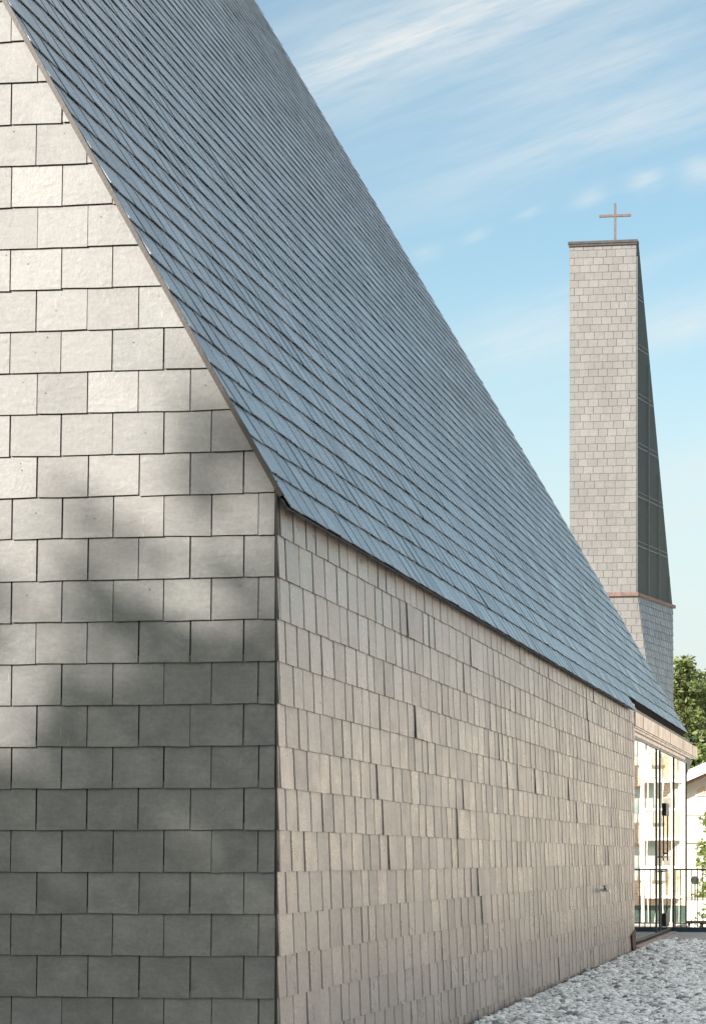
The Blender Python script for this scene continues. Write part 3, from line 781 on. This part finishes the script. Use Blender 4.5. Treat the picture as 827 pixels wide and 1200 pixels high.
# forest edge behind the house
tree('pine_tree', 'tall pine with olive green crown and orange trunk, just right of the bell tower', 'pine tree', (X_at(800, 138), 138), 15.0, 2.0, 'pine', n=80, per=80, base=.38)
tree('pine_tree', 'olive green pine at the right edge of the photo above the white house', 'pine tree', (X_at(824, 141), 141), 14.2, 1.9, 'pine', n=80, per=80, base=.42)
tree('birch_tree', 'slim birch with a white trunk among the dark trees right of the tower', 'birch tree', (X_at(821, 133), 133), 9.6, .8, 'birch', n=26, per=45, size=.26, base=.5)
tree('spruce_tree', 'dark green spruce between the pines, behind the copper canopy end', 'spruce tree', (X_at(813, 137), 137), 10.6, 2.0, 'spruce', n=90, per=80, base=.05)
gp = 'background trees at the forest edge'
spots = [(760, 146, 16.5, 2.6, 'pine'), (778, 143, 13.5, 2.4, 'pine'), (790, 150, 14.0, 2.2, 'spruce'), (806, 150, 14.8, 2.4, 'pine'), (818, 152, 13.5, 2.6, 'spruce'), (832, 147, 15.4, 2.4, 'pine'), (846, 144, 14, 2.2, 'spruce'), (864, 148, 15.5, 2.6, 'pine'), (890, 146, 14.5, 2.4, 'spruce'), (920, 150, 16, 2.6, 'pine')]
for i, (px, Y, h, cr, kd) in enumerate(spots):
    lab = 'pine of the forest edge standing behind the nearer trees' if kd == 'pine' else 'dark spruce of the forest edge standing behind the nearer trees'
    tree(kd+'_tree', lab, kd+' tree', (X_at(px, Y), Y), h, cr, kd, gp, n=50, per=60, size=.42, base=.08 if kd == 'spruce' else .25)
b = MB()
# undergrowth at the foot of the forest
cs = [(random.uniform(-30, 10), random.uniform(128, 134), LOW+random.uniform(.3, 2.8)) for _ in range(220)]
leaves(b, cs, [random.uniform(.7, 1.3) for _ in cs], 40, .4); tag(b.build('undergrowth', 'spruce', recalc=False), 'dark green undergrowth at the foot of the forest', 'undergrowth', kind='stuff')
# bright bush and hedge by the house
tree('young_tree', 'bright yellow green young tree in front of the white house, cut by the right edge', 'tree', (X_at(841, 77), 77), 4.4, .95, 'lime', n=34, per=60, size=.17, base=.2)
cs = []; rs = []
x_a, x_b = X_at(805, 81), -2.6
for _ in range(80):
    xx = random.uniform(x_a+.2, x_b); cs.append((xx, 81.2+random.uniform(-.3, .3), LOW+.4+random.uniform(0, 2.05)*min(1, (xx-x_a)/1.0+.55))); rs.append(random.uniform(.25, .4))
t = thing('bush', 'bright green bush behind the low white wall beyond the railing', 'bush', (x_a+1, 81.2, LOW))
b = MB(); leaves(b, cs, rs, 70, .15); b.build('foliage', 'lime', t, recalc=False)
b = MB()
for q in np.arange(x_a+.5, x_b, .5): b.tube([(q, 81.2, LOW), (q+random.uniform(-.2, .2), 81.2, LOW+1.2)], [.03, .01], 5)
b.build('stem', 'bark', t)

# trees beside the camera that throw the dappled shade on the gable
EDGE = ([-14, -6.6, -6.1, -5.4, -4.8, -3.6], [2.7, 2.6, 2.65, 3.15, 3.95, 4.2])      # how high the shade reaches
HOLES = [(-6.3, 1.45, .42), (-4.95, 1.85, .36), (-5.54, 1.45, .34), (-6.4, .25, .46), (-5.2, .9, .36), (-5.95, 2.0, .4), (-4.7, 2.6, .3), (-5.85, .7, .34), (-4.6, 1.1, .26), (-5.0, .1, .34), (-5.7, -.4, .36), (-7.3, 1.2, .4), (-8.2, .6, .4)]
ph = [(random.uniform(0, 6.28), random.uniform(1.5, 5), random.uniform(1.5, 5)) for _ in range(8)]
def cover(x, zr):
    d = float(np.interp(x, *EDGE))-zr+.12*sum(math.sin(a+b*x+c*zr) for a, b, c in ph[:3])/1.5
    if d <= 0: return 0
    tau = float(np.interp(d, [0, .5, 1.1, 1.8, 2.6, 5], [0, .3, 1.0, 2.3, 4.2, 5.2]))
    tau *= math.exp(.45*sum(math.sin(a+b*x+c*zr) for a, b, c in ph[3:])/2)
    for hx, hz, hr in HOLES: tau *= 1-(.95 if hz > 1.2 else .5)*math.exp(-(((x-hx)/hr)**2+((zr-hz)/(hr*.8))**2))
    return tau
def shade_tree(pos, label, dmin, dmax, share):
    """a tree whose crown hangs between the sun and the gable"""
    x, y = pos
    t = thing('shade_tree', label, 'tree', (x, y, -.3))
    l = MB(); cs = []
    for _ in range(int(9000*share)):
        wx, wz = random.uniform(-12, -3.7), random.uniform(-2.2, 6.0)
        if random.random()*5.2 > cover(wx, wz-EZ): continue
        c = V3((wx, YC, wz))+SUN*random.uniform(dmin, dmax); cs.append(c)
    leaves(l, cs, [.13]*len(cs), 8, .25)
    l.build('crown', 'shade', t, recalc=False)
    b = MB(); top = V3((x-.4, y, sum(c.z for c in cs)/len(cs)-.8))
    b.tube([(x, y, -.5), (x+.2, y, top.z*.3), (x-.1, y, top.z*.65), top], [.38, .32, .24, .08], 10)
    for c in random.sample([c for c in cs if c.z < top.z+.4 and (c-SUN*((c.y-YC)/SUN.y)).x < -7.4], 16):
        s_ = V3((x, y, 0)).lerp(top, random.uniform(.6, .85)); b.tube([s_, s_.lerp(c, .5)+V3((0, 0, .3)), c], [.07, .04, .012], 5)
    b.build('trunk', 'bark', t, recalc=False)
c0 = V3((-9, YC, 0))+SUN*33
shade_tree((c0.x, c0.y), 'leafy tree beside the camera, its crown between sun and gable', 29, 36, .5)
c1 = V3((-9, YC, 0))+SUN*45
shade_tree((c1.x+1.5, c1.y), 'leafy tree farther behind the camera, its crown shading the gable', 41, 49, .5)

gw = 'trees added around the camera to block sky light'  # unseen trees added to keep sky light off the gable
for x, y, h in ((-22, -13, 15), (-15, -11, 16), (-8, -14, 17), (-1, -12, 16), (6, -13, 17), (13, -11, 15), (-18, -20, 19), (-4, -21, 20), (10, -21, 20), (-24, 9.5, 14), (-31, 3, 15), (-36, 12, 15), (-40, -4, 16)):
    tree('shade_tree', 'dense leafy tree added out of view to block sky light from the gable', 'tree', (x, y), h, 5.0, 'shade', gw, n=70, per=60, size=.9, base=.12)
hg = thing('hedge', 'dense green hedge added out of view before the gable to darken its foot', 'hedge', (-11, 6.5, 0))  # unseen hedge added to darken the lower gable
b = MB(); cs = [(random.uniform(-15, -7.4), random.uniform(5.6, 7.4), random.uniform(.2, 3.3)) for _ in range(420)]
leaves(b, cs, [random.uniform(.3, .5) for _ in cs], 30, .16); b.build('foliage', 'shade', hg, recalc=False)
b = MB()
for q in np.arange(-14.6, -7.6, .7): b.tube([(q, 6.5, 0), (q+random.uniform(-.2, .2), 6.5, 2.6)], [.04, .012], 5)
b.build('stem', 'bark', hg)
sheet('lawn', -60, 12, -40, 13.5, lambda y: GZ(y)+.03, 'lawn')  # unseen dark lawn added to cut bounce light onto the gable
# ------------------------------------------------------------------ sky
w = bpy.data.worlds.new('World'); sc.world = w; w.use_nodes = True
t = NT(w.node_tree); bg = w.node_tree.nodes['Background']
sky = t.new('ShaderNodeTexSky', sky_type='NISHITA', sun_disc=False, sun_elevation=ELEV, sun_rotation=AZ, altitude=100, air_density=1.0, dust_density=1.6, ozone_density=1.6)
co = t.new('ShaderNodeTexCoord').outputs['Generated']
sp = t.new('ShaderNodeSeparateXYZ'); t.l.new(co, sp.inputs[0])
yy = t.math('MAXIMUM', t.math('ABSOLUTE', sp.outputs[1]), .05)
cu = t.math('DIVIDE', sp.outputs[0], yy); cv = t.math('DIVIDE', sp.outputs[2], yy)
cmb = t.new('ShaderNodeCombineXYZ'); t.put(cmb.inputs[0], cu); t.put(cmb.inputs[1], cv)
uv = cmb.outputs[0]
rot = t.mapping(uv, (1, 1, 1), (0, 0, R(-17)))
st1 = t.noise(t.mapping(rot, (2.2, 16, 1)), 1.0, 7, .62, .5)
st2 = t.noise(t.mapping(rot, (5, 60, 1), loc=(3, 1, 0)), 1.0, 5, .6)
big = t.noise(uv, 2.6, 3, .5)
mask = t.math('MULTIPLY', t.ss(st1, .5, .75), t.ss(big, .4, .66))
mask = t.math('MULTIPLY', mask, t.ss(st2, .25, .7, .55, 1))
# the one bright streak high up and small puffs
srot = t.new('ShaderNodeSeparateXYZ'); t.l.new(rot, srot.inputs[0])
def band(v, c, wdt): return t.math('EXPONENT', t.math('MULTIPLY', t.math('POWER', t.math('DIVIDE', t.math('SUBTRACT', v, c), wdt), 2.0), -1.0))
wob = t.math('MULTIPLY', t.math('SUBTRACT', t.noise(t.mapping(rot, (9, 26, 1)), 1, 6, .6), .5), .022)
def uvpx(px, py):
    d = ray(px, py); return d.x/d.y, d.z/d.y
def rotv(px, py):
    u, v = uvpx(px, py); a = R(-17); return u*math.cos(a)-v*math.sin(a), u*math.sin(a)+v*math.cos(a)
vr = t.math('ADD', srot.outputs[1], wob)
def streak(px, py, wv, wu, amp):
    a, b_ = rotv(px, py)
    return t.math('MULTIPLY', t.math('MULTIPLY', band(vr, b_, wv), band(srot.outputs[0], a, wu)), amp)
s_all = streak(450, 60, .018, .085, .22)
for a in ((520, 30, .010, .08, .3), (640, 0, .045, .14, .34), (640, 175, .018, .10, .35), (720, 70, .008, .06, .3), (790, 130, .012, .05, .3), (557, 277, .0030, .006, 0.41), (500, 298, .0030, .007, 0.34), (690, 235, .0030, .007, 0.41), (757, 216, .0035, .008, 0.44), (822, 200, .0045, .009, 0.48), (620, 254, .002, .006, .3), (800, 372, .010, .05, .5), (610, 395, .010, .04, .45), (700, 330, .005, .06, .2), (820, 560, .012, .06, .35), (800, 610, .004, .04, .4)):
    s_all = t.math('ADD', s_all, streak(*a))
mask = t.math('ADD', t.math('MULTIPLY', mask, .3), t.math('MULTIPLY', s_all, t.math('MULTIPLY', t.ss(st1, .2, .6, .6, 1.1), t.ss(t.noise(t.mapping(rot, (14, 110, 1)), 1, 6, .65), .3, .68, .45, 1.15))), clamp=True)
skc = t.mix(1.0, sky.outputs[0], (.93, .99, .84), 'MULTIPLY')
cloud = t.mix(mask, skc, (3.9, 4.0, 3.9))
cloud = t.mix(t.ss(sp.outputs[2], .27, .05, 0, .92), cloud, (3.5, 3.75, 3.7))
# bright broken cloud added overhead, out of view, to raise the ambient fill
hi = t.math('MULTIPLY', t.ss(sp.outputs[2], .42, .62), t.ss(t.noise(co, 3.2, 6, .6, .3), .38, .58))
cloud = t.mix(t.math('MULTIPLY', hi, .85), cloud, (8.0, 7.9, 7.6))
t.put(bg.inputs[0], cloud); bg.inputs[1].default_value = .075
